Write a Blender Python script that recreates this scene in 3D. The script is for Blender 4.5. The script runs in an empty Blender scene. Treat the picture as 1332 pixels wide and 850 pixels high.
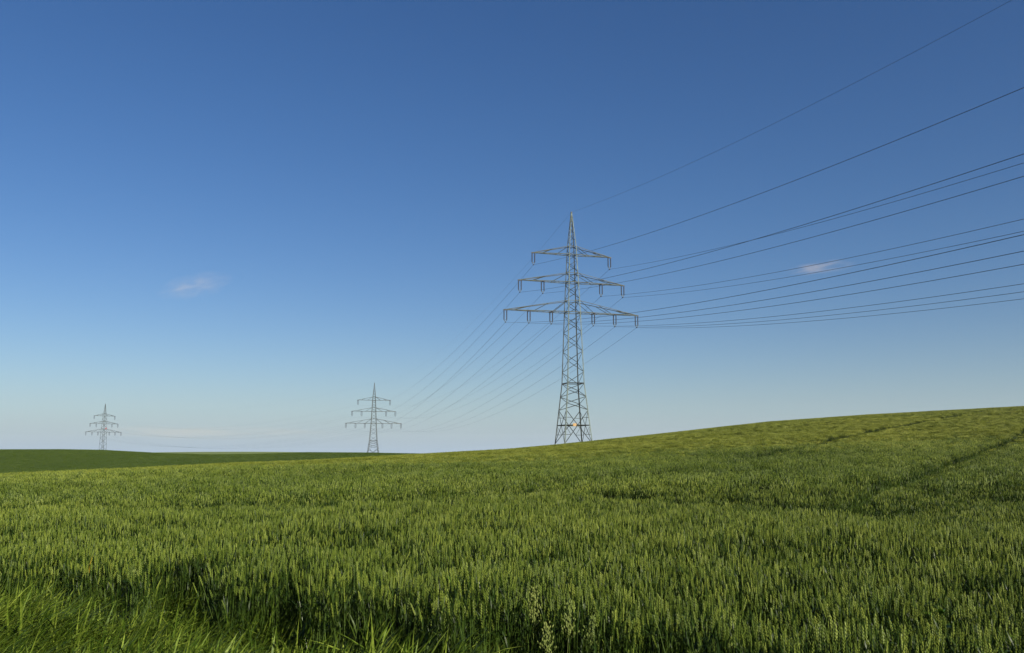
import bpy, math, random
import numpy as np
from mathutils import Vector, Matrix

random.seed(7); RNG = np.random.default_rng(11)
SC = bpy.context.scene
COL = SC.collection
R = math.radians
EYE = 1.9            # camera height above the ground it stands on
CROP = 0.74          # height of the standing wheat

# ------------------------------------------------------------------ helpers
def link(o, parent=None):
    COL.objects.link(o)
    if parent: o.parent = parent
    return o

def tag(o, label=None, cat=None, group=None, kind=None):
    if label: o['label'] = label
    if cat: o['category'] = cat
    if group: o['group'] = group
    if kind: o['kind'] = kind
    return o

class MB:
    """collects bars, tubes, blades; build() makes ONE mesh"""
    def __init__(s): s.v = []; s.f = []; s.m = []
    def add(s, vs, fs, mi=0):
        n = len(s.v); s.v += [tuple(p) for p in vs]
        s.f += [tuple(i + n for i in f) for f in fs]; s.m += [mi] * len(fs)
    def bar(s, a, b, w, h=None, mi=0):
        a, b = Vector(a), Vector(b); h = h or w
        d = (b - a)
        if d.length < 1e-4: return
        d.normalize()
        up = Vector((0, 0, 1)) if abs(d.z) < .95 else Vector((0, 1, 0))
        x = d.cross(up).normalized() * (w / 2); y = x.cross(d).normalized() * (h / 2)
        vs = [p + sx * x + sy * y for p in (a, b) for sx, sy in ((-1, -1), (1, -1), (1, 1), (-1, 1))]
        s.add(vs, [(0, 1, 2, 3), (7, 6, 5, 4), (0, 4, 5, 1), (1, 5, 6, 2), (2, 6, 7, 3), (3, 7, 4, 0)], mi)
    def angle(s, a, b, w, inward, mi=0, t=.02):
        """L-section steel angle from a to b; its two flanges open towards `inward`"""
        a, b = Vector(a), Vector(b); d = (b - a).normalized()
        i = Vector(inward); i = (i - d * i.dot(d)).normalized(); j = d.cross(i).normalized()
        u = (i + j).normalized(); v = (i - j).normalized()
        prof = [Vector((0, 0, 0)), u * w, u * w + v * t, u * t + v * t, v * w + u * t, v * w]
        n = 6; vs = [p + q for p in (a, b) for q in prof]
        fs = [(k, (k + 1) % n, n + (k + 1) % n, n + k) for k in range(n)]
        fs += [(5, 4, 3, 0), (0, 3, 2, 1), (6, 9, 10, 11), (6, 7, 8, 9)]
        s.add(vs, fs, mi)
    def tube(s, pts, r, n=6, mi=0):
        pts = [Vector(p) for p in pts]; k = len(pts); vs = []
        for i, p in enumerate(pts):
            d = (pts[min(i + 1, k - 1)] - pts[max(i - 1, 0)]).normalized()
            up = Vector((0, 0, 1)) if abs(d.z) < .9 else Vector((1, 0, 0))
            x = d.cross(up).normalized(); y = x.cross(d)
            rr = r[i] if hasattr(r, '__len__') else r
            vs += [p + rr * (math.cos(2 * math.pi * j / n) * x + math.sin(2 * math.pi * j / n) * y) for j in range(n)]
        fs = [(i * n + j, i * n + (j + 1) % n, (i + 1) * n + (j + 1) % n, (i + 1) * n + j) for i in range(k - 1) for j in range(n)]
        fs += [tuple(range(n))[::-1], tuple((k - 1) * n + j for j in range(n))]
        s.add(vs, fs, mi)
    def mesh(s, name, mats, smooth=False):
        me = bpy.data.meshes.new(name); me.from_pydata(s.v, [], s.f)
        for m in mats: me.materials.append(m)
        me.polygons.foreach_set('material_index', s.m)
        if smooth: me.polygons.foreach_set('use_smooth', [True] * len(s.f))
        me.update(); return me
    def build(s, name, mat, parent=None, smooth=False):
        return link(bpy.data.objects.new(name, s.mesh(name, mat if isinstance(mat, list) else [mat], smooth)), parent)

def mat_new(name):
    m = bpy.data.materials.new(name); m.use_nodes = True
    nt = m.node_tree; b = nt.nodes['Principled BSDF']
    return m, nt, b
def mix_ramp(nt, fac, stops):
    r = nt.nodes.new('ShaderNodeValToRGB'); nt.links.new(fac, r.inputs[0])
    el = r.color_ramp.elements
    while len(el) < len(stops): el.new(.5)
    for e, (p, c) in zip(el, stops): e.position = p; e.color = (*c, 1)
    return r.outputs[0]

# ------------------------------------------------------------------ materials
def plant_mat(name, stops, var=.35, rough=.45, transl=.30, grain=7.):
    m, nt, b = mat_new(name); L = nt.links; N = nt.nodes
    oi = N.new('ShaderNodeObjectInfo'); geo = N.new('ShaderNodeNewGeometry')
    big = N.new('ShaderNodeTexNoise'); big.inputs['Scale'].default_value = .055; big.inputs['Detail'].default_value = 4
    L.new(geo.outputs['Position'], big.inputs['Vector'])
    mid = N.new('ShaderNodeTexNoise'); mid.inputs['Scale'].default_value = grain; mid.inputs['Detail'].default_value = 2
    L.new(geo.outputs['Position'], mid.inputs['Vector'])
    a = N.new('ShaderNodeMath'); a.operation = 'MULTIPLY_ADD'; L.new(big.outputs[0], a.inputs[0]); a.inputs[1].default_value = .9; a.inputs[2].default_value = -.35
    c = N.new('ShaderNodeMath'); c.operation = 'MULTIPLY_ADD'; L.new(mid.outputs[0], c.inputs[0]); c.inputs[1].default_value = .5; L.new(a.outputs[0], c.inputs[2])
    d = N.new('ShaderNodeMath'); d.operation = 'MULTIPLY_ADD'; L.new(oi.outputs['Random'], d.inputs[0]); d.inputs[1].default_value = var; L.new(c.outputs[0], d.inputs[2])
    colr = mix_ramp(nt, d.outputs[0], [(p, (.77 * c_[0], .84 * c_[1], .68 * c_[2])) for p, c_ in stops])
    L.new(colr, b.inputs['Base Color'])
    b.inputs['Roughness'].default_value = rough; b.inputs['Specular IOR Level'].default_value = .16
    if transl:
        t = N.new('ShaderNodeBsdfTranslucent'); mx = N.new('ShaderNodeMixShader'); mx.inputs[0].default_value = transl
        g = N.new('ShaderNodeMixRGB'); g.blend_type = 'MULTIPLY'; g.inputs[0].default_value = 1
        L.new(colr, g.inputs[1]); g.inputs[2].default_value = (1.25, 1.3, .55, 1)
        L.new(g.outputs[0], t.inputs[0]); L.new(b.outputs[0], mx.inputs[1]); L.new(t.outputs[0], mx.inputs[2])
        L.new(mx.outputs[0], N['Material Output'].inputs[0])
    return m

M = {}
M['leaf'] = plant_mat('wheat_leaf', [(.15, (.009, .021, .003)), (.5, (.019, .037, .005)), (.9, (.054, .078, .011))], transl=.16)
M['ear'] = plant_mat('wheat_ear', [(.15, (.045, .070, .010)), (.5, (.110, .142, .022)), (.85, (.27, .29, .060))], transl=.08, rough=.5)
M['far_ear'] = plant_mat('wheat_ear_on_the_slope', [(.1, (.092, .108, .013)), (.5, (.130, .142, .018)), (.95, (.205, .198, .032))], transl=.1, rough=.6)
M['stalk'] = plant_mat('wheat_stalk', [(.1, (.045, .075, .016)), (.9, (.085, .12, .026))], transl=.05, rough=.35)
M['grass'] = plant_mat('verge_grass', [(.30, (.033, .062, .007)), (.48, (.105, .150, .019)), (.72, (.28, .32, .060))], transl=.25, rough=.5, grain=38.)
M['far_leaf'] = plant_mat('dark_crop_leaf', [(.1, (.034, .056, .003)), (.5, (.045, .070, .004)), (.95, (.056, .082, .005))], transl=.15, rough=.6)
M['seed'] = plant_mat('grass_panicle', [(.1, (.14, .19, .05)), (.9, (.28, .28, .10))], transl=.25, rough=.6)
M['yellow'] = plant_mat('withered_leaf', [(.1, (.34, .20, .02)), (.9, (.50, .36, .05))], transl=.3, rough=.5)

m, nt, b = mat_new('soil'); n = nt.nodes.new('ShaderNodeTexNoise'); n.inputs['Scale'].default_value = 9; n.inputs['Detail'].default_value = 8
g = nt.nodes.new('ShaderNodeNewGeometry'); nt.links.new(g.outputs['Position'], n.inputs['Vector'])
nt.links.new(mix_ramp(nt, n.outputs[0], [(.3, (.014, .022, .006)), (.7, (.034, .040, .012))]), b.inputs['Base Color']); b.inputs['Roughness'].default_value = .95; b.inputs['Specular IOR Level'].default_value = 0
M['soil'] = m

def field_mat(name, c0, c1, scale):
    m, nt, b = mat_new(name); g = nt.nodes.new('ShaderNodeNewGeometry')
    n = nt.nodes.new('ShaderNodeTexNoise'); n.inputs['Scale'].default_value = scale; n.inputs['Detail'].default_value = 6; n.inputs['Roughness'].default_value = .65
    nt.links.new(g.outputs['Position'], n.inputs['Vector'])
    nt.links.new(mix_ramp(nt, n.outputs[0], [(.3, c0), (.7, c1)]), b.inputs['Base Color'])
    b.inputs['Roughness'].default_value = .9; b.inputs['Specular IOR Level'].default_value = .1
    bu = nt.nodes.new('ShaderNodeBump'); bu.inputs['Distance'].default_value = .3; bu.inputs['Strength'].default_value = .5
    n2 = nt.nodes.new('ShaderNodeTexNoise'); n2.inputs['Scale'].default_value = 2.2; n2.inputs['Detail'].default_value = 3
    nt.links.new(g.outputs['Position'], n2.inputs['Vector']); nt.links.new(n2.outputs[0], bu.inputs['Height']); nt.links.new(bu.outputs[0], b.inputs['Normal'])
    return m
M['dark_field'] = field_mat('dark_green_crop', (.027, .049, .003), (.037, .060, .005), .12)
M['pale_field'] = field_mat('pale_green_crop', (.085, .12, .025), (.115, .145, .035), .05)

def metal(name, c0, c1, rough, met=.0, sc=1.5):
    m, nt, b = mat_new(name); g = nt.nodes.new('ShaderNodeTexCoord')
    n = nt.nodes.new('ShaderNodeTexNoise'); n.inputs['Scale'].default_value = sc; n.inputs['Detail'].default_value = 4
    nt.links.new(g.outputs['Object'], n.inputs['Vector'])
    nt.links.new(mix_ramp(nt, n.outputs[0], [(.35, c0), (.65, c1)]), b.inputs['Base Color'])
    b.inputs['Roughness'].default_value = rough; b.inputs['Metallic'].default_value = met
    return m
M['steel'] = metal('dark_galvanised_steel', (0.016, 0.021, 0.020), (0.043, 0.052, 0.040), .65, .15, 1.2)  # darker steel tone for bracing, top chords and rear legs
M['arm'] = metal('lichened_crossarm_steel', (0.020, 0.027, 0.021), (0.047, 0.060, 0.047), .7, .1, 1.2)  # slightly lighter steel tone for the crossarm bottom chords and lacing
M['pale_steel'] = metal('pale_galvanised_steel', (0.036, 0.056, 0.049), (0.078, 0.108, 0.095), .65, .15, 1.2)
M['insul'] = metal('brown_glazed_porcelain', (.008, .009, .018), (.016, .017, .030), .6)
M['wire'] = metal('weathered_aluminium_cable', (.035, .04, .05), (.06, .065, .08), .6)
M['concrete'] = metal('footing_concrete', (.25, .25, .23), (.38, .37, .34), .9)
M['orange_plate'] = metal('yellow_warning_plate', (.24, .14, .04), (.30, .18, .06), .5)
M['red_plate'] = metal('red_plate', (.20, .04, .05), (.24, .05, .06), .5)

# ------------------------------------------------------------------ terrain
def e_of(y): return (589.3 - y) / 1193.
cx = np.array([-80, 0, 150, 294, 390, 470, 560, 600, 660, 723, 770, 880, 1000, 1132, 1230, 1332, 1450])
cy = np.array([620, 618, 611, 603.5, 600, 595.7, 590.5, 588.3, 584.8, 579.3, 574.5, 562.6, 549.3, 540, 534.6, 529, 524])
CA = (cx - 666) / 1187.; CE = e_of(cy + 0.)
RA = np.array([-.63, -.3, -.1, .06, .3, .65]); RR = np.array([85., 105, 140, 178, 195, 215])
def near_z(x, y):
    """height of the crop surface relative to the eye"""
    x = np.asarray(x, float); y = np.asarray(y, float)
    ys = np.maximum(y, 6.); a = np.clip(x / ys, -.8, .8)
    e = np.interp(a, CA, CE); rr = np.interp(a, RA, RR)
    z0 = -1.16; zc = e * rr; t = np.clip(y / rr, 0, 1)
    h = z0 * (2 * t**3 - 3 * t**2 + 1) + zc * (-2 * t**3 + 3 * t**2) + e * rr * (t**3 - t**2)
    d = np.maximum(y - rr, 0)
    k = .0006; dm = 60.
    h = h + np.where(d < dm, e * d - k * d * d, e * dm - k * dm * dm + (e - 2 * k * dm) * (d - dm) * np.exp(-(d - dm) / 90.))
    w = np.clip((y - 9) / 20, 0, 1) * np.clip((rr - y) / 40, 0, 1)
    und = .10 * np.sin(y * .21 + x * .05 + 1.0) * np.sin(x * .09 - y * .02 + .6) + .07 * np.sin(y * .37 - x * .11)
    return h + w * und
def ground_z(x, y): return near_z(x, y) + EYE - CROP

HA = (np.array([-200, 0, 80, 134, 150, 215, 270, 330, 400, 470, 560, 900, 1500]) - 666) / 1187.
HE = e_of(np.array([587.5, 586, 585.8, 586.6, 587.5, 590.9, 592.4, 591.8, 589.6, 590, 591.5, 600, 605.]))
def hill_z(x, y):
    a = x / np.maximum(y, 60.); e = np.interp(a, HA, HE); rr = 360.
    t = np.clip((y - 150.) / (rr - 150.), 0, 1); z0 = -13.
    zc = e * rr; L = rr - 150.
    h = z0 * (2*t**3 - 3*t**2 + 1) + zc * (-2*t**3 + 3*t**2) + e * L * (t**3 - t**2)
    d = np.maximum(y - rr, 0); return h + e * d - .0004 * np.minimum(d, 120.)**2 - .096 * np.maximum(d - 120, 0) * np.exp(-np.maximum(d - 120, 0) / 150.)

def sheet(name, xs, ys, fn, mat, smooth=True):
    X, Y = np.meshgrid(xs, ys); Z = fn(X, Y)
    v = np.stack([X, Y, Z], -1).reshape(-1, 3); nx, ny = len(xs), len(ys)
    i = (np.arange(ny - 1)[:, None] * nx + np.arange(nx - 1)).ravel()
    f = np.stack([i, i + 1, i + nx + 1, i + nx], 1)
    me = bpy.data.meshes.new(name); me.from_pydata(v.tolist(), [], f.tolist()); me.materials.append(mat)
    me.polygons.foreach_set('use_smooth', [smooth] * len(f)); me.update()
    o = link(bpy.data.objects.new(name, me)); return tag(o, kind='structure')
def steps(*segs):
    out = [segs[0][0]]
    for a, b, n in segs: out += list(np.linspace(a, b, n + 1)[1:])
    return np.array(out)
gx = steps((-600, -150, 30), (-150, -30, 60), (-30, 30, 80), (30, 180, 75), (180, 700, 34))
gy = steps((-80, 0, 16), (0, 40, 80), (40, 260, 160), (260, 420, 30))
sheet('ground', gx, gy, lambda X, Y: ground_z(X, Y) , M['soil'])
hx = steps((-900, -400, 20), (-400, 120, 140), (120, 900, 30)); hy = steps((150, 420, 110), (420, 900, 50))
def hill_world(X, Y): return hill_z(X, Y) + EYE
sheet('hill', hx, hy, hill_world, M['dark_field'])
# the fields that carry the land on to the horizon
def distant(X, Y):
    r = np.hypot(X, Y)
    s = np.clip((Y - 450) / 750., 0, 1); s = s * s * (3 - 2 * s)
    A = X / np.maximum(Y, 300.)
    g = np.exp(-((A + .30) / .22)**2)
    top = .0011 * 1200 * g - 4.0 * (1 - g)
    z = -17 * (1 - s) + top * s - np.maximum(r - 1400, 0) * .0022
    return z + EYE
dx = steps((-4000, -1500, 12), (-1500, 1500, 120), (1500, 4000, 12)); dy = steps((430, 1400, 60), (1400, 3000, 12))
sheet('distant_field', dx, dy, distant, M['pale_field'])
# the land behind and beside the camera
# ------------------------------------------------------------------ pylons
def lerp(a, b, t): return a + (b - a) * t
def pylon(name, label, loc, yaw, body, arms, top_z, ringz=None, plate=None, peak=None, det=True):
    """body: [(z, half width)] from the ground up; z are heights above the pylon's origin (its foot)"""
    root = link(bpy.data.objects.new(name, None)); root.location = loc; root.rotation_euler.z = yaw
    tag(root, label, 'electricity pylon', 'pylons of the power line'); root.empty_display_size = 2
    zs = [b[0] for b in body]; hw = [b[1] for b in body]
    H = lambda z: float(np.interp(z, zs, hw))
    C = ((-1, -1), (1, -1), (1, 1), (-1, 1))
    for sx, sy in C:
        mb = MB()
        for (z0, w0), (z1, w1) in zip(body[:-1], body[1:]):
            mb.angle((sx * w0, sy * w0, z0), (sx * w1, sy * w1, z1), lerp(.22, .13, z0 / top_z), (-sx, -sy, 0), t=.035)
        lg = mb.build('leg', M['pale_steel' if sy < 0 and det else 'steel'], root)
        fb = MB(); fb.tube([(sx * hw[0], sy * hw[0], -.6), (sx * hw[0], sy * hw[0], .22)], [.45, .38], 12)
        fb.build('footing', M['concrete'], lg)
    # lattice of each face
    faces = [((-1, -1), (1, -1)), ((1, -1), (1, 1)), ((1, 1), (-1, 1)), ((-1, 1), (-1, -1))]
    P = lambda c, z: Vector((c[0] * H(z), c[1] * H(z), z))
    ring, waist = ringz
    zz = [waist]
    while zz[-1] < top_z - .8:
        h = H(zz[-1]) * 2
        zz.append(zz[-1] + max(.6, h * .62))
    zz[-1] = top_z - .15
    for k, (a, c) in enumerate(faces):
        mb = MB(); w = .085
        ins = Vector((-(a[0] + c[0]), -(a[1] + c[1]), 0))
        def br(p, q, ww=w): mb.angle(p, q, ww, ins, t=.02)
        for i in range(len(zz) - 1):
            p, q = (a, c) if (i + k) % 2 == 0 else (c, a)
            br(P(p, zz[i]), P(q, zz[i + 1]), .09 if zz[i] < 40 else .07)
        br(P(a, waist), P(c, waist), .13)
        br(P(a, ring), P(c, ring), .15)
        mid = (P(a, ring) + P(c, ring)) / 2
        for e_ in (a, c):
            br(mid, P(e_, .3), .11)
            br(mid, P(e_, ring + (waist - ring) * .36), .11)
            q = (mid + P(e_, .3)) / 2; br(q, P(e_, q.z), .07); br(q, P(e_, ring * .98), .06)
            q = (mid + P(e_, ring + (waist - ring) * .36)) / 2; br(q, P(e_, q.z), .07)
        n = 4; z0 = ring + (waist - ring) * .36
        for i in range(n):
            za, zb = lerp(z0, waist, i / n), lerp(z0, waist, (i + 1) / n)
            p, q = (a, c) if (i + k) % 2 else (c, a)
            br(P(p, za), P(q, zb), .10)
        mb.build('bracing', M['steel'], root)
    cap = MB(); h = H(top_z) + .03
    cap.bar((0, 0, top_z - .25), (0, 0, top_z + .18), .3, .3); cap.build('peak_cap', M['steel'], root)
    # crossarms
    for (zb, zt, half, at) in arms:
        mb = MB(); wb, wt = H(zb), H(zt)
        for s in (-1, 1):
            tip = Vector((s * (half + .35), 0, zb)); 
            for f in (-1, 1):
                r0 = Vector((s * wb, f * wb, zb)); t0 = Vector((s * wt, f * wt, zt)); te = tip + Vector((0, f * .12, 0))
                mb.angle(r0, te, .16, (0, -f, 1)); mb.angle(t0, te + Vector((-s * .3, 0, .16)), .12, (0, -f, -1), 1)
                n = max(2, round(half / 5.2)); 
                for i in range(1, n + 0):
                    t = i / n; top = t0.lerp(te, t * .92); bot = r0.lerp(te, min(.97, t + .26 / n + .12))
                    mb.angle(top, bot, .085, (0, -f, 0), 1)
                mb.angle(t0, r0.lerp(te, .62 / n + .02), .085, (0, -f, 0), 1)
            n = int(half / 1.25)
            for i in range(n):
                t0_, t1_ = i / n, (i + 1) / n; f = 1 if i % 2 else -1
                A = Vector((s * wb, f * wb, zb)).lerp(tip + Vector((0, f * .12, 0)), t0_)
                B = Vector((s * wb, -f * wb, zb)).lerp(tip + Vector((0, -f * .12, 0)), t1_)
                mb.angle(A, B, .07, (0, 0, 1))
        for f in (-1, 1):
            mb.angle((-wb, f * wb, zb), (wb, f * wb, zb), .15, (0, -f, 1)); mb.angle((-wt, f * wt, zt), (wt, f * wt, zt), .11, (0, -f, -1))
            mb.angle((f * wb, -wb, zb), (f * wb, wb, zb), .13, (-f, 0, 1)); mb.angle((f * wt, -wt, zt), (f * wt, wt, zt), .1, (-f, 0, -1))
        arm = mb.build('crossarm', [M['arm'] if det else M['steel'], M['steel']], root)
        for o_ in at:
            for s in (-1, 1):
                u = s * o_
                hb = MB(); wy_ = lerp(wb, .12, (o_ - wb) / (half - wb + .35)) + .06
                hb.bar((u - .5, 0, zb + .0), (u + .5, 0, zb + .0), .2, .2); hb.bar((u, -wy_, zb + .02), (u, wy_, zb + .02), .26, .16)
                hb.build('hanger_plate', M['insul'], arm)
                for q in (-.31, .31):
                    ib = MB(); pts = []; rr = []
                    zt_ = zb - .16; n = 15; L_ = 1.95
                    pts.append((u + q, 0, zb - .05)); rr.append(.03)
                    for i in range(n):
                        z = zt_ - L_ * i / n
                        pts += [(u + q, 0, z), (u + q, 0, z - .03), (u + q, 0, z - .085)]; rr += [.08, .155, .10]
                    pts.append((u + q, 0, zt_ - L_ - .12)); rr.append(.03)
                    ib.tube(pts, rr, 8 if det else 6); ib.build('insulator', M['insul'], root, True)
                yb = MB(); zy = zb - 2.22
                yb.bar((u - .34, 0, zy), (u, 0, zb - 2.68), .07); yb.bar((u + .34, 0, zy), (u, 0, zb - 2.68), .07); yb.bar((u - .36, 0, zy), (u + .36, 0, zy), .07, .09)
                yb.bar((u, -.28, zb - 2.72), (u, .28, zb - 2.72), .12, .16)
                yb.build('wire_clamp', M['steel'], root)
    if plate:
        px, py, pz, pw, ph, mt = plate
        mb = MB(); mb.bar((px, py, pz - ph / 2), (px, py, pz + ph / 2), pw, .04); mb.build('warning_plate', M[mt], root)
    return root

# heights are relative to the eye in these lists, then moved to each pylon's foot
def head(off): return [(30.95 - off, 33.65 - off, 15.556, (15.556, 10.194, 4.99)), (37.75 - off, 39.95 - off, 12.249, (12.249, 6.939)), (44.1 - off, 46.1 - off, 9.091, (9.091,))]
F1 = 1.55
b1 = [(0, 3.30), (15.2 - F1, 1.98), (30.95 - F1, 1.47), (44.1 - F1, .93), (46.1 - F1, .84), (54.0 - F1, .12)]
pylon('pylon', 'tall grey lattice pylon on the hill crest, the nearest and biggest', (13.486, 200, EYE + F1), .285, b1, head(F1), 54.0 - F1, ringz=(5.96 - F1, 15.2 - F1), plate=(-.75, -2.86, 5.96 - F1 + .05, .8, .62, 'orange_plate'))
O2 = -14.487; F2 = 10.4     # second pylon: the same head on a shorter body
z2w = 30.95 - 9.6
b2 = [(0, 3.7), (z2w - F2, 2.2), (30.95 - F2, 1.55), (44.1 - F2, .93), (46.1 - F2, .84), (54.0 - F2, .12)]
pylon('pylon', 'middle-sized pylon standing behind the field in the middle distance, between the other two', (-78.66, 517.38, EYE + O2 + F2), .26, b2, head(F2), 54.0 - F2, ringz=(4.2, z2w - F2), det=False)
O3 = -14.284; F3 = 4.0
b3 = [(0, 2.9), (14.0 - F3, 2.1), (30.95 - F3, 1.65), (44.1 - F3, 1.2), (46.1 - F3, .9), (54.0 - F3, .12)]
pylon('pylon', 'smallest and farthest pylon, faint behind the dark green field far left', (-334.1, 745.73, EYE + O3 + F3), .9837, b3, head(F3), 54.0 - F3, ringz=(4.2, 14.0 - F3), plate=(.6, -1.9, 34.0 - F3, 1.1, 1.1, 'red_plate'), det=False)

# ------------------------------------------------------------------ conductors
TW = [((101.925, -122.863, -7.774), .5546), ((13.486, 200., 0.), .285), ((-78.66, 517.38, O2), .2607), ((-334.107, 745.727, O3), .9837)]
def cable(label, off, z, r, k, cat='power line'):
    pts = []
    for (A, ya), (B, yb) in zip(TW[:-1], TW[1:]):
        A = Vector(A) + Vector((math.cos(ya) * off, math.sin(ya) * off, z)); B = Vector(B) + Vector((math.cos(yb) * off, math.sin(yb) * off, z))
        span = (A - B).xy.length; n = 60
        for i in range(n + 1):
            if i == 0 and pts: continue
            t = i / n; p = A.lerp(B, t); p.z += EYE - 4 * k * span**2 * t * (1 - t); pts.append(p)
    mb = MB(); mb.tube(pts, [r * (1 - .55 * min(1, max(0, (p.y - 150) / 250))) for p in pts], 6)
    o = mb.build('power_line', M['wire'], None, True)
    tag(o, label, cat, 'wires strung between the pylons')
side = {-1: 'left', 1: 'right'}
for s in (-1, 1):
    for off, z, w in ((15.556, 28.218, 'wire hung from the outer {} end of the lowest crossarm'), (10.194, 28.218, 'wire hung halfway along the {} side of the lowest crossarm'),
                      (4.992, 28.218, 'wire hung close to the mast on the {} side of the lowest crossarm'), (12.249, 35.035, 'wire hung from the outer {} end of the middle crossarm'),
                      (6.939, 35.035, 'wire hung from the inner {} insulators of the middle crossarm'), (9.091, 41.408, 'wire hung from the {} end of the short top crossarm')):
        cable(w.format(side[s]), s * off, z, .026, 9e-5)
cable('thin topmost earth wire running over the very tips of the pylons', 0, 54.1, .016, 9e-5)

# ------------------------------------------------------------------ plants
def blade(mb, base, az, L, w, lean, curl, seg=4, mi=0, twist=0.):
    """a ribbon leaf: starts at base, heads up with `lean` from vertical, bending over by `curl` along its length"""
    x = Vector(base); d = Vector((math.cos(az), math.sin(az), 0)); sidev = Vector((-math.sin(az), math.cos(az), 0))
    vs = []; th = lean
    for i in range(seg + 1):
        t = i / seg
        ww = w * (1 - t**2.2) * (.55 + .45 * min(1, t * 4)) * .5
        c = sidev * math.cos(twist * t) + (d * math.cos(th) - Vector((0, 0, 1)) * math.sin(th)) * math.sin(twist * t)
        if i < seg: vs += [x - c * ww, x + c * ww]
        else: vs += [x]
        x = x + (d * math.sin(th) + Vector((0, 0, 1)) * math.cos(th)) * (L / seg); th += curl / seg
    fs = [(2*i, 2*i+1, 2*i+3, 2*i+2) for i in range(seg - 1)] + [(2*seg-2, 2*seg-1, 2*seg)]
    mb.add(vs, fs, mi)
def spike(mb, a, b, r, mi, n=4):
    """elongated closed kernel"""
    a, b = Vector(a), Vector(b); d = (b - a).normalized(); x = d.orthogonal().normalized(); y = d.cross(x); c = a.lerp(b, .42)
    vs = [a] + [c + r * (math.cos(2*math.pi*j/n) * x + math.sin(2*math.pi*j/n) * y) for j in range(n)] + [b]
    mb.add(vs, [(0, 1 + (j+1) % n, 1 + j) for j in range(n)] + [(n+1, 1 + j, 1 + (j+1) % n) for j in range(n)], mi)
def wheat_stalk(mb, x, y, H, lod, eared=True):
    r = random; az = r.uniform(0, 6.283); lean = abs(r.gauss(0, .035)) if r.random() < .9 else r.uniform(.1, .4); d = Vector((math.cos(az), math.sin(az), 0))
    up = (d * math.sin(lean) + Vector((0, 0, 1)) * math.cos(lean)); base = Vector((x, y, 0))
    el = r.uniform(.075, .098); top = base + up * (H - el)
    bend = (up + d * r.uniform(0, .10)).normalized(); tip = top + bend * el
    if lod == 0:
        mb.tube([base, base.lerp(top, .5) + d * .004, top], [.0022, .002, .0015], 3, 2)
        n = 9 if eared else 0; az2 = r.uniform(0, 3.14); q = Vector((math.cos(az2), math.sin(az2), 0))
        for i in range(n):
            t = i / n; s = 1 if i % 2 else -1; w = .0064 * (1 - .45 * abs(t - .35) * 1.4)
            c = top.lerp(tip, t) + q * s * w * .55
            spike(mb, c - bend * .002, c + bend * .0185 + q * s * w * .45, w * .82, 1)
            spike(mb, c - bend * .001 + q.cross(bend) * .003 * s, c + bend * .016 + q.cross(bend) * .004 * s, w * .6, 1, 3)
        spike(mb, tip - bend * .012, tip + bend * .012, .004, 1 if eared else 0)
        for j in range(r.choice((4, 5, 6))):
            h = (H - el) * r.uniform(.15, .95) if j else (H - el) * r.uniform(.75, .95)
            L = r.uniform(.11, .20); blade(mb, base + up * h, r.uniform(0, 6.283), L, r.uniform(.009, .015), r.uniform(.08, .45), r.choice((.2, .4, .7, 1.9, 2.6)), 4, 3 if j and r.random() < .0035 else 0, r.uniform(-1, 1))
    elif lod == 1:
        k = 1.15
        mb.tube([base + up * H * .35, top], [.003, .002], 3, 2)
        for t0, t1 in ((0, .55), (.40, 1.05)) if eared else ():
            spike(mb, top.lerp(tip, t0), top.lerp(tip, t1), .0070 * k, 1, 4)
        for j in range(3):
            blade(mb, base + up * (H - el) * r.uniform(.5, .98), r.uniform(0, 6.283), r.uniform(.13, .22), r.uniform(.012, .018), r.uniform(.08, .45), r.choice((.2, .4, .7, 1.9)), 3, 0, r.uniform(-1, 1))
    else:
        spike(mb, top - bend * .01, tip + bend * .01, .013, 1, 3)
        for j in range(1):
            blade(mb, base + up * (H - el) * r.uniform(.55, .98), r.uniform(0, 6.283), r.uniform(.10, .18), .026, r.uniform(.1, .5), r.uniform(.3, 1.6), 2, 0)

def src_collection(name, builders):
    c = bpy.data.collections.new(name)
    for i, me in enumerate(builders):
        c.objects.link(bpy.data.objects.new(f'{name}_{i:02d}', me))
    return c
WM = [M['leaf'], M['ear'], M['stalk'], M['yellow']]; WF = [M['leaf'], M['far_ear'], M['stalk'], M['yellow']]
def clump(n, rad, lod, name, square=False, mats=WM, hj=.045, eared=1.):
    mb = MB()
    for _ in range(n):
        if square: x, y = random.uniform(-rad, rad), random.uniform(-rad, rad)
        else:
            a = random.uniform(0, 6.283); q = rad * math.sqrt(random.random()); x, y = q * math.cos(a), q * math.sin(a)
        wheat_stalk(mb, x, y, random.gauss(CROP, hj) - (.12 * random.random() if random.random() < .25 else 0) - (.04 if eared < .5 else 0), lod, random.random() < eared)
    return mb.mesh(name, mats)
c0 = src_collection('wheat_near', [clump(6, .085, 0, 'wheat_near', hj=.05, eared=.92 if i < 7 else .12) for i in range(10)])
c1 = src_collection('wheat_mid', [clump(34, .19, 1, 'wheat_mid', True, hj=.07, eared=.92 if i < 7 else .15) for i in range(10)])
c2 = src_collection('wheat_far', [clump(95, .31, 2, 'wheat_far', True, WF, hj=.055) for _ in range(8)])

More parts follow.
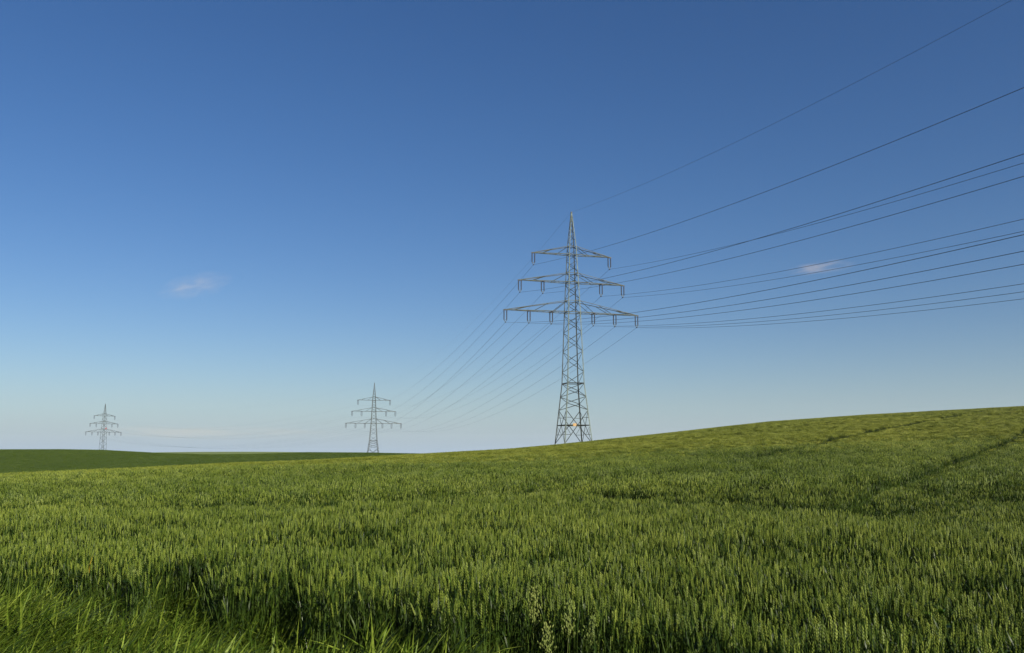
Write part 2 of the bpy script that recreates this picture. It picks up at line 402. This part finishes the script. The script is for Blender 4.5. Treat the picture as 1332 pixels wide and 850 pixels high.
def grass_clump(n, rad, Lr, wr, lean_az=None, mi=0):
    mb = MB()
    for _ in range(n):
        a = random.uniform(0, 6.283); q = rad * math.sqrt(random.random())
        az = random.gauss(0.15, .6) if random.random() < .72 else random.uniform(0, 6.283)
        blade(mb, (q * math.cos(a), q * math.sin(a), 0), az, random.uniform(*Lr), random.uniform(*wr), random.uniform(.15, .95), random.uniform(.2, 1.9), 6, mi, random.uniform(-.8, .8))
    return mb.mesh('grass_tuft', [M['grass']])
cg = src_collection('verge_tuft', [grass_clump(14, .11, (.20, .50), (.012, .024)) for _ in range(8)])
cf = src_collection('dark_crop', [clump(60, .8, 2, 'dark_crop', True, [M['far_leaf']] * 4, hj=.08) for _ in range(5)])

def scatter(name, label, P, rot, tilt, scl, idx, coll, mat_names, cat):
    me = bpy.data.meshes.new(name); n = len(P)
    me.vertices.add(n); me.vertices.foreach_set('co', np.ascontiguousarray(P, dtype=np.float32).ravel())
    a = me.attributes.new('rot', 'FLOAT_VECTOR', 'POINT')
    rv = np.zeros((n, 3), np.float32); rv[:, :2] = tilt; rv[:, 2] = rot; a.data.foreach_set('vector', rv.ravel())
    a = me.attributes.new('scl', 'FLOAT_VECTOR', 'POINT'); a.data.foreach_set('vector', np.asarray(scl, np.float32).ravel())
    a = me.attributes.new('idx', 'INT', 'POINT'); a.data.foreach_set('value', np.asarray(idx, np.int32))
    me.update()
    o = link(bpy.data.objects.new(name, me)); tag(o, label, cat, kind='stuff')
    ng = bpy.data.node_groups.new(name, 'GeometryNodeTree')
    ng.interface.new_socket('Geometry', in_out='INPUT', socket_type='NodeSocketGeometry'); ng.interface.new_socket('Geometry', in_out='OUTPUT', socket_type='NodeSocketGeometry')
    N = ng.nodes; L = ng.links; gi = N.new('NodeGroupInput'); go = N.new('NodeGroupOutput')
    mp = N.new('GeometryNodeMeshToPoints'); L.new(gi.outputs[0], mp.inputs['Mesh'])
    iop = N.new('GeometryNodeInstanceOnPoints'); L.new(mp.outputs[0], iop.inputs['Points'])
    ci = N.new('GeometryNodeCollectionInfo'); ci.inputs['Collection'].default_value = coll; ci.inputs['Separate Children'].default_value = True; ci.inputs['Reset Children'].default_value = True
    L.new(ci.outputs[0], iop.inputs['Instance']); iop.inputs['Pick Instance'].default_value = True
    def attr(nm, tp):
        q = N.new('GeometryNodeInputNamedAttribute'); q.data_type = tp; q.inputs['Name'].default_value = nm; return q.outputs['Attribute']
    L.new(attr('idx', 'INT'), iop.inputs['Instance Index']); L.new(attr('rot', 'FLOAT_VECTOR'), iop.inputs['Rotation']); L.new(attr('scl', 'FLOAT_VECTOR'), iop.inputs['Scale'])
    L.new(iop.outputs[0], go.inputs[0])
    md = o.modifiers.new('scatter', 'NODES'); md.node_group = ng
    return o

def jgrid(x0, x1, y0, y1, s, jit=.5):
    X, Y = np.meshgrid(np.arange(x0, x1, s), np.arange(y0, y1, s)); X = X.ravel(); Y = Y.ravel()
    return X + RNG.uniform(-jit, jit, X.shape) * s, Y + RNG.uniform(-jit, jit, Y.shape) * s
def vnoise(x, y, s, seed):
    """smooth value noise"""
    g = np.random.default_rng(seed).random((257, 257)); u = x / s + 61.3; v = y / s + 17.7
    iu = np.floor(u).astype(int); iv = np.floor(v).astype(int); fu = u - iu; fv = v - iv; fu = fu*fu*(3-2*fu); fv = fv*fv*(3-2*fv)
    G = lambda a, b: g[a % 257, b % 257]
    return (G(iu, iv)*(1-fu) + G(iu+1, iv)*fu)*(1-fv) + (G(iu, iv+1)*(1-fu) + G(iu+1, iv+1)*fu)*fv
EDX = np.array([-9, -5, -3.4, -2.2, -1.2, -.3, .6, 1.6, 3., 9.]); EDY = np.array([10.6, 10.2, 9.3, 8.1, 7.6, 7.2, 6.7, 5.9, 4.9, 4.4])
def edge(x): return np.interp(x, EDX, EDY) + .32 * np.sin(x * 2.3 + .5) + .22 * np.sin(x * 5.9 + 1) + .5 * (vnoise(x, x * 0, .4, 91) - .5)
TRACKS = [  # centre lines of the wheel tracks on the ground (x, y)
    np.array([(-14, 20.8), (-6.3, 20.6), (-3.9, 20.8), (-2.1, 22.6), (-.5, 25.3), (1.2, 25.3), (2.9, 22.2), (5.5, 20.4), (6.4, 19.0), (7.6, 18.8), (9.8, 19.7), (12.6, 20.6), (20, 21.5)]),
    np.array([(5.7, 17.0), (7.2, 19.9), (9.5, 23.6), (12.2, 27.6), (19.4, 40.2), (25.8, 50.0), (42.0, 74.7), (60, 103)]),
    np.array([(.9, 32.0), (3.7, 33.4), (6.7, 37.1), (15.0, 53.3), (23.3, 70.1), (37.5, 95.9), (55.0, 121.9), (85.6, 166.0), (105, 195)]),
]
def track_gap(x, y, wid, sep=.95):
    keep = np.ones(len(x), bool)
    for T in TRACKS:
        dmin = np.full(len(x), 1e9)
        # smooth the line
        t = np.arange(len(T)); tt = np.linspace(0, len(T) - 1, 400)
        Q = np.stack([np.interp(tt, t, T[:, 0]), np.interp(tt, t, T[:, 1])], 1)
        for k in range(2):
            Q[1:-1] = (Q[:-2] + Q[1:-1] + Q[2:]) / 3
        for p, q in zip(Q[:-1], Q[1:]):
            lo = np.minimum(p, q) - 2.5; hi = np.maximum(p, q) + 2.5
            m_ = (x > lo[0]) & (x < hi[0]) & (y > lo[1]) & (y < hi[1])
            if not m_.any(): continue
            d = q - p; L2 = d @ d + 1e-9; u = np.clip(((x[m_] - p[0]) * d[0] + (y[m_] - p[1]) * d[1]) / L2, 0, 1)
            dd = np.hypot(x[m_] - p[0] - u * d[0], y[m_] - p[1] - u * d[1]); dmin[m_] = np.minimum(dmin[m_], dd)
        keep &= ~((np.abs(dmin - (sep if T is TRACKS[0] else 0)) < 1. * wid * ((.55 + .9 * vnoise(x, y, 1.6, 77)) if T is TRACKS[0] else (.85 + .3 * vnoise(x, y, 2.6, 77)))) & ((T is not TRACKS[0]) | (vnoise(x, y, 4., 78) > .22)))
    return keep
def in_view(x, y, m=1.5): return (np.abs(x) < y * .60 + m)
def hollow(x, y):
    T = TRACKS[0]; yc = np.interp(x, T[:, 0], T[:, 1]); a = np.abs(x) / np.maximum(y, 1)
    return np.exp(-((y - yc - .8) / 2.4)**2) * (.5 + .5 * vnoise(x, y, 2.6, 88)) * np.where(x < -14, 0, 1)
def crop_height(x, y):
    return 1 - .46 * hollow(x, y) + np.clip(1.25 - y / 110, .35, 1) * (.26 * (vnoise(x, y, 2.2, 3) - .5) + .16 * (vnoise(x, y, 7., 5) - .5) + .26 * (vnoise(x, y, .5, 9) - .5) + .08 * (vnoise(x, y, .23, 19) - .5))

def wheat(name, label, y0, y1, s, coll, nvar, cond, tl, gapw, far=False):
    xm = y1 * .60 + 3
    x, y = jgrid(-xm, xm, y0, y1, s); k = in_view(x, y, 3.0) & cond(x, y)
    band = hollow(x, y); k &= RNG.random(len(x)) > band * .62; x, y = x[k], y[k]
    if far: k2 = np.ones(len(x), bool); trk = track_gap(x, y, gapw)
    else: k2 = track_gap(x, y, gapw); trk = k2
    x, y, trk = x[k2], y[k2], trk[k2]
    n = len(x); sc = crop_height(x, y) * np.where(trk, 1., RNG.uniform(.25, .62, n)) * (1 - .22 * np.clip(1 - (y - edge(x)) / .6, 0, 1) * vnoise(x, y, .3, 12)); z = ground_z(x, y) - .01
    sx = RNG.uniform(.9, 1.1, n); idx = RNG.integers(0, nvar, n)
    if nvar == 7:
        lf = RNG.random(n) < np.clip(1.1 * hollow(x, y) + 1.5 * (vnoise(x, y, .9, 44) - .70) + 1.3 * (vnoise(x * .35, y, 2.1, 45) - .62), .03, .9); idx = np.where(lf, RNG.integers(7, 10, n), idx)
    return scatter(name, label, np.stack([x, y, z], 1), RNG.uniform(0, 6.283, n), RNG.normal(0, tl, (n, 2)), np.stack([sx, sx, sc], 1), idx, coll, None, 'wheat')
Y0, Y1 = 24., 82.
hole = lambda x, y: (vnoise(x, y, .55, 21) > .22) & (vnoise(x, y, .17, 22) > .17)
wheat('wheat', 'green wheat with upright ears, close enough to see each ear', 3.5, Y0, .129, c0, 7, lambda x, y: (y > edge(x)) & hole(x, y), .07, .24)
wheat('wheat', 'green wheat of the middle of the field, crossed by a dark wheel track', Y0, Y1, .33, c1, 7, lambda x, y: y + 26 * RNG.random(len(y)) < 82, .04, .75, True)
RRf = lambda x, y: np.interp(np.clip(x / np.maximum(y, 6), -.8, .8), RA, RR)
wheat('wheat', 'yellowish green wheat covering the far slope up to the crest', 54., 240., .52, c2, 8, lambda x, y: (y < RRf(x, y) + 16) & (y + 26 * RNG.random(len(y)) > 80), .03, 1.0, True)
# dark crop on the hill beyond
x, y = jgrid(-330, 10, 215, 385, 1.3); k = (x / y > -.64) & (x / y < -.02); x, y = x[k], y[k]; n = len(x)
scatter('dark_crop', 'dark green crop covering the low hill beyond the wheat', np.stack([x, y, hill_world(x, y) - .45], 1), RNG.uniform(0, 6.28, n), np.zeros((n, 2)), np.stack([np.ones(n)] * 3, 1), RNG.integers(0, 5, n), cf, None, 'crop')
# verge grass
x, y = jgrid(-9, 9, 1.5, 10.9, .088); k = in_view(x, y, 2.) & (y < edge(x) + 1.8); x, y = x[k], y[k]
k = (vnoise(x, y, .35, 33) > .12) & ~((y > edge(x)) & (vnoise(x, y, .5, 55) + .5 * np.clip(.6 - (y - edge(x)), -.4, .5) + .5 * RNG.random(len(x)) < .78)); x, y = x[k], y[k]; n = len(x)
fall = np.clip((edge(x) - y) / 2.5, 0, 1)
s_ = (.93 + .75 * vnoise(x, y, .7, 41) + .2 * RNG.random(n)) * np.where(x > 1.2, .75, 1.) * (1 + .16 * np.exp(-((x + .75) / .75)**2 - ((y - 6.7) / .8)**2)) * (1 - .3 * np.exp(-((x + 2.) / .35)**2 - ((y - 7.3) / .6)**2))
scatter('grass', 'tangled bright green grass of the verge, blades bent to the right', np.stack([x, y, ground_z(x, y)], 1), RNG.normal(0, .25, n) + .5 * (vnoise(x, y, 1.1, 63) - .4), RNG.normal(0, .12, (n, 2)), np.stack([s_, s_, s_], 1), RNG.integers(0, 8, n), cg, None, 'grass')

# ------------------------------------------------------------------ a few plants one can tell apart
def panicle(x, y, H, label, lean):
    root = link(bpy.data.objects.new('grass_seed_head', None)); z = float(ground_z(x, y)); root.location = (x, y, z); root.empty_display_size = .1
    tag(root, label, 'grass seed head', 'pale seed heads in the verge')
    d = Vector((lean, 0, 1)).normalized(); mb = MB(); mb.tube([(0, 0, 0), d * H * .5, d * H], [.002, .0018, .001], 4); mb.build('stem', M['seed'], root)
    pb = MB()
    for i in range(22):
        t = .66 + .34 * i / 22; p = d * H * t; a = i * 2.4; L = .085 * (1 - (t - .66) / .42)
        q = p + Vector((math.cos(a), math.sin(a), .9)).normalized() * L; pb.tube([p, q], [.0008, .0006], 3)
        for j in range(5):
            c = p.lerp(q, .25 + .2 * j); o = Vector((random.gauss(0, .008), random.gauss(0, .008), 0)); spike(pb, c + o, c + o * 1.6 + Vector((0, 0, .024)), .0062, 0, 4)
    pb.build('panicle', M['seed'], root)
    return root
def at(px, py, z_rel):
    """ground position whose point at eye-relative height z_rel is seen at that pixel of the photograph"""
    a = (px - 666) / 1177.7; b = (425 - py) / 1177.7; c, s = math.cos(.13857), math.sin(.13857); dy = c - b * s; dz = s + b * c; Y = z_rel / dz * dy
    return a / dy * Y, Y
for px, py, H, lb, ln in ((692, 770, .86, 'tallest pale seed head sticking up out of the verge grass', .02), (733, 790, .80, 'pale seed head just right of the tallest one', .06), (716, 818, .66, 'low pinkish seed head nearest the bottom edge', -.05), (757, 808, .70, 'pale seed head at the right end of the group', .12)):
    gx_, gy_ = at(px, py, -EYE + H - .02); panicle(gx_, gy_, H, lb, ln)
def dry_leaf(px, py, zr, az, lean, label, L=.2):
    x, y = at(px, py, zr); mb = MB(); blade(mb, (0, 0, 0), az, L, .018, lean, .35, 5)
    vs = list(mb.v); n = len(vs)   # give the blade a little thickness
    mb.add([(a, b - .0012, c) for a, b, c in vs], [tuple(reversed(f)) for f in mb.f])
    o = mb.build('withered_leaf', M['yellow']); o.location = (x, y, EYE + zr - .03); tag(o, label, 'withered leaf', 'yellow leaves among the green')
dry_leaf(116, 742, -1.26, 1.2, .06, 'upright orange yellow leaf among the wheat on the left', .19)
dry_leaf(684, 752, -1.20, .05, .9, 'slanting yellow leaf above the seed heads', .17)
dry_leaf(443, 838, -1.42, .1, .75, 'small orange tipped blade in the grass near the bottom', .13)

def weed(px, py, zr, H, n, label):
    x, y = at(px, py, zr); root = link(bpy.data.objects.new('broadleaf_weed', None)); root.location = (x, y, float(ground_z(x, y))); root.empty_display_size = .1
    tag(root, label, 'weed', 'broad leaved weeds in the wheat'); mb = MB(); mb.tube([(0, 0, 0), (.01, .01, H * .6), (0, .015, H)], [.005, .004, .002], 6); mb.build('stem', M['stalk'], root)
    for i in range(n):
        z = H * (.35 + .62 * i / n); az = i * 2.4 + random.random() * .5; L = .20 * (1.1 - .5 * i / n); lb = MB(); seg = 7; th = .7
        d = Vector((math.cos(az), math.sin(az), 0)); q = Vector((-math.sin(az), math.cos(az), 0)); p = Vector((0, .01, z)); vs = []
        for k in range(seg + 1):
            t = k / seg; w_ = .034 * math.sin(math.pi * min(1, t * .93 + .07))**.8 + .001; nrm = d.cross(q)
            vs += [p - q * w_ + nrm * .012 * math.sin(t * 9), p - Vector((0, 0, .006)), p + q * w_ - nrm * .010 * math.sin(t * 8)]
            p = p + (d * math.sin(th) + Vector((0, 0, math.cos(th)))) * (L / seg); th += .16
        lb.add(vs, [f for k in range(seg) for f in ((3*k, 3*k+1, 3*k+4, 3*k+3), (3*k+1, 3*k+2, 3*k+5, 3*k+4))]); lb.build('leaf', M['weed'], root, True)
M['weed'] = plant_mat('weed_leaf', [(.1, (.05, .10, .012)), (.9, (.11, .18, .022))], transl=.2, rough=.35, grain=30.)
weed(1222, 800, -1.18, .78, 8, 'leafy weed with broad leaves low in the right corner')
weed(588, 755, -1.16, .80, 7, 'leafy weed standing alone in the wheat right of the pale verge grass')
weed(1306, 838, -1.25, .72, 6, 'broad leaved weed cut by the right edge of the picture')

# ------------------------------------------------------------------ clouds
def cloud(label, az_px, y_px, dist, w, h, dpt, dens, nscale, rot=0., seed=0.):
    a = (az_px - 666) / 1177.7; b = (425 - y_px) / 1177.7; c, s = math.cos(.13857), math.sin(.13857); dy = c - b * s; dz = s + b * c
    me = bpy.data.meshes.new('cloud'); import bmesh
    bm = bmesh.new(); bmesh.ops.create_icosphere(bm, subdivisions=3, radius=1); bm.to_mesh(me); bm.free()
    o = link(bpy.data.objects.new('cloud', me)); o.location = (a / dy * dist, dist, dz / dy * dist); o.scale = (w, dpt, h); o.rotation_euler.y = -rot
    m = bpy.data.materials.new('cloud_vapour'); m.use_nodes = True; nt = m.node_tree; N = nt.nodes; L = nt.links; N.remove(N['Principled BSDF'])
    v = N.new('ShaderNodeVolumePrincipled'); v.inputs['Color'].default_value = (1., .74, .46, 1); v.inputs['Anisotropy'].default_value = 0.
    tc = N.new('ShaderNodeTexCoord'); ns = N.new('ShaderNodeTexNoise'); ns.inputs['Scale'].default_value = nscale; ns.inputs['Detail'].default_value = 6; ns.inputs['Roughness'].default_value = .6
    mp = N.new('ShaderNodeMapping'); mp.inputs['Location'].default_value = (seed, seed * 1.7, 0); L.new(tc.outputs['Object'], mp.inputs[0]); L.new(mp.outputs[0], ns.inputs['Vector'])
    ln = N.new('ShaderNodeVectorMath'); ln.operation = 'LENGTH'; L.new(tc.outputs['Object'], ln.inputs[0])
    f = N.new('ShaderNodeMapRange'); L.new(ln.outputs['Value'], f.inputs[0]); f.inputs[1].default_value = .25; f.inputs[2].default_value = 1.; f.inputs[3].default_value = 1; f.inputs[4].default_value = 0
    g = N.new('ShaderNodeMapRange'); L.new(ns.outputs[0], g.inputs[0]); g.inputs[1].default_value = .44; g.inputs[2].default_value = .70; g.inputs[3].default_value = 0; g.inputs[4].default_value = dens
    mu = N.new('ShaderNodeMath'); mu.operation = 'MULTIPLY'; L.new(f.outputs[0], mu.inputs[0]); L.new(g.outputs[0], mu.inputs[1]); L.new(mu.outputs[0], v.inputs['Density'])
    L.new(v.outputs[0], N['Material Output'].inputs['Volume']); me.materials.append(m)
    tag(o, label, 'cloud')
cloud('small wispy pinkish cloud alone in the left half of the sky', 254, 372, 9000, 410, 140, 240, .0011, 2.4, .22, 3.1)
cloud('small pale cloud behind the wires on the right', 1068, 348, 9000, 400, 75, 200, .0017, 1.5, .12, 1.2)
cloud('long thin cloud band low over the horizon on the left', 270, 563, 16000, 2600, 150, 500, .00045, 1.4, -.01, 5.)

# ------------------------------------------------------------------ summer haze
hb = MB(); X0, X1, Y0_, Y1_, Z0, Z1 = -4300, 4300, -300, 3200, -60, 62
hb.add([(x, y, z) for z in (Z0, Z1) for x, y in ((X0, Y0_), (X1, Y0_), (X1, Y1_), (X0, Y1_))], [(3, 2, 1, 0), (4, 5, 6, 7), (0, 1, 5, 4), (1, 2, 6, 5), (2, 3, 7, 6), (3, 0, 4, 7)])
hm = bpy.data.materials.new('thin_summer_haze'); hm.use_nodes = True; hm.node_tree.nodes.remove(hm.node_tree.nodes['Principled BSDF'])
pv = hm.node_tree.nodes.new('ShaderNodeVolumePrincipled'); pv.inputs['Color'].default_value = (.86, .93, 1, 1); pv.inputs['Density'].default_value = .00006; pv.inputs['Anisotropy'].default_value = .2
hm.node_tree.links.new(pv.outputs[0], hm.node_tree.nodes['Material Output'].inputs['Volume'])
tag(hb.build('haze', hm), kind='stuff')

# ------------------------------------------------------------------ sky, sun, camera
SUN_AZ, SUN_EL = R(137), R(28)
w = bpy.data.worlds.new('World'); SC.world = w; w.use_nodes = True; nt = w.node_tree
sky = nt.nodes.new('ShaderNodeTexSky'); sky.sky_type = 'NISHITA'; sky.sun_disc = False; sky.sun_elevation = SUN_EL; sky.sun_rotation = SUN_AZ
sky.altitude = 300; sky.air_density = 1.0; sky.dust_density = 1.; sky.ozone_density = 4.
bg = nt.nodes['Background']; bg.inputs[1].default_value = .05
hs = nt.nodes.new('ShaderNodeHueSaturation'); hs.inputs['Saturation'].default_value = 1.19; hs.inputs['Value'].default_value = .94; hs.inputs['Hue'].default_value = .508; nt.links.new(sky.outputs[0], hs.inputs['Color'])
tc = nt.nodes.new('ShaderNodeTexCoord'); sx = nt.nodes.new('ShaderNodeSeparateXYZ'); nt.links.new(tc.outputs['Generated'], sx.inputs[0])
mm = nt.nodes.new('ShaderNodeMath'); mm.operation = 'MAXIMUM'; nt.links.new(sx.outputs[2], mm.inputs[0]); mm.inputs[1].default_value = 0
ml = nt.nodes.new('ShaderNodeMath'); ml.operation = 'MULTIPLY'; nt.links.new(mm.outputs[0], ml.inputs[0]); ml.inputs[1].default_value = -1 / .049
ex = nt.nodes.new('ShaderNodeMath'); ex.operation = 'EXPONENT'; nt.links.new(ml.outputs[0], ex.inputs[0])
me_ = nt.nodes.new('ShaderNodeMath'); me_.operation = 'MULTIPLY'; nt.links.new(ex.outputs[0], me_.inputs[0]); me_.inputs[1].default_value = .93
mxs = nt.nodes.new('ShaderNodeMixRGB'); nt.links.new(me_.outputs[0], mxs.inputs[0]); nt.links.new(hs.outputs[0], mxs.inputs[1]); mxs.inputs[2].default_value = (4.35, 5.5, 6.9, 1)
nt.links.new(mxs.outputs[0], bg.inputs[0])
ld = bpy.data.lights.new('sun', 'SUN'); ld.energy = 5.0; ld.angle = R(.53); ld.color = (1, .92, .76)
lo = link(bpy.data.objects.new('sun', ld))
dv = Vector((math.sin(SUN_AZ) * math.cos(SUN_EL), math.cos(SUN_AZ) * math.cos(SUN_EL), math.sin(SUN_EL)))
lo.rotation_euler = dv.to_track_quat('Z', 'Y').to_euler(); lo.location = (0, -10, 30)

cd = bpy.data.cameras.new('camera'); cam = link(bpy.data.objects.new('camera', cd))
cd.sensor_width = 36; cd.lens = 1177.7 / 1332 * 36; cd.clip_end = 40000; cd.clip_start = .05
cam.location = (0, 0, EYE); cam.rotation_euler = (R(90) + .13857, 0, 0); SC.camera = cam

SC.view_settings.view_transform = 'Standard'; SC.view_settings.look = 'None'; SC.view_settings.exposure = 1.0; SC.view_settings.gamma = 1
SC.render.engine = 'CYCLES'; SC.cycles.max_bounces = 6; SC.cycles.transparent_max_bounces = 8; SC.cycles.volume_bounces = 1
SC.cycles.volume_max_steps = 64
SC.cycles.use_denoising = True
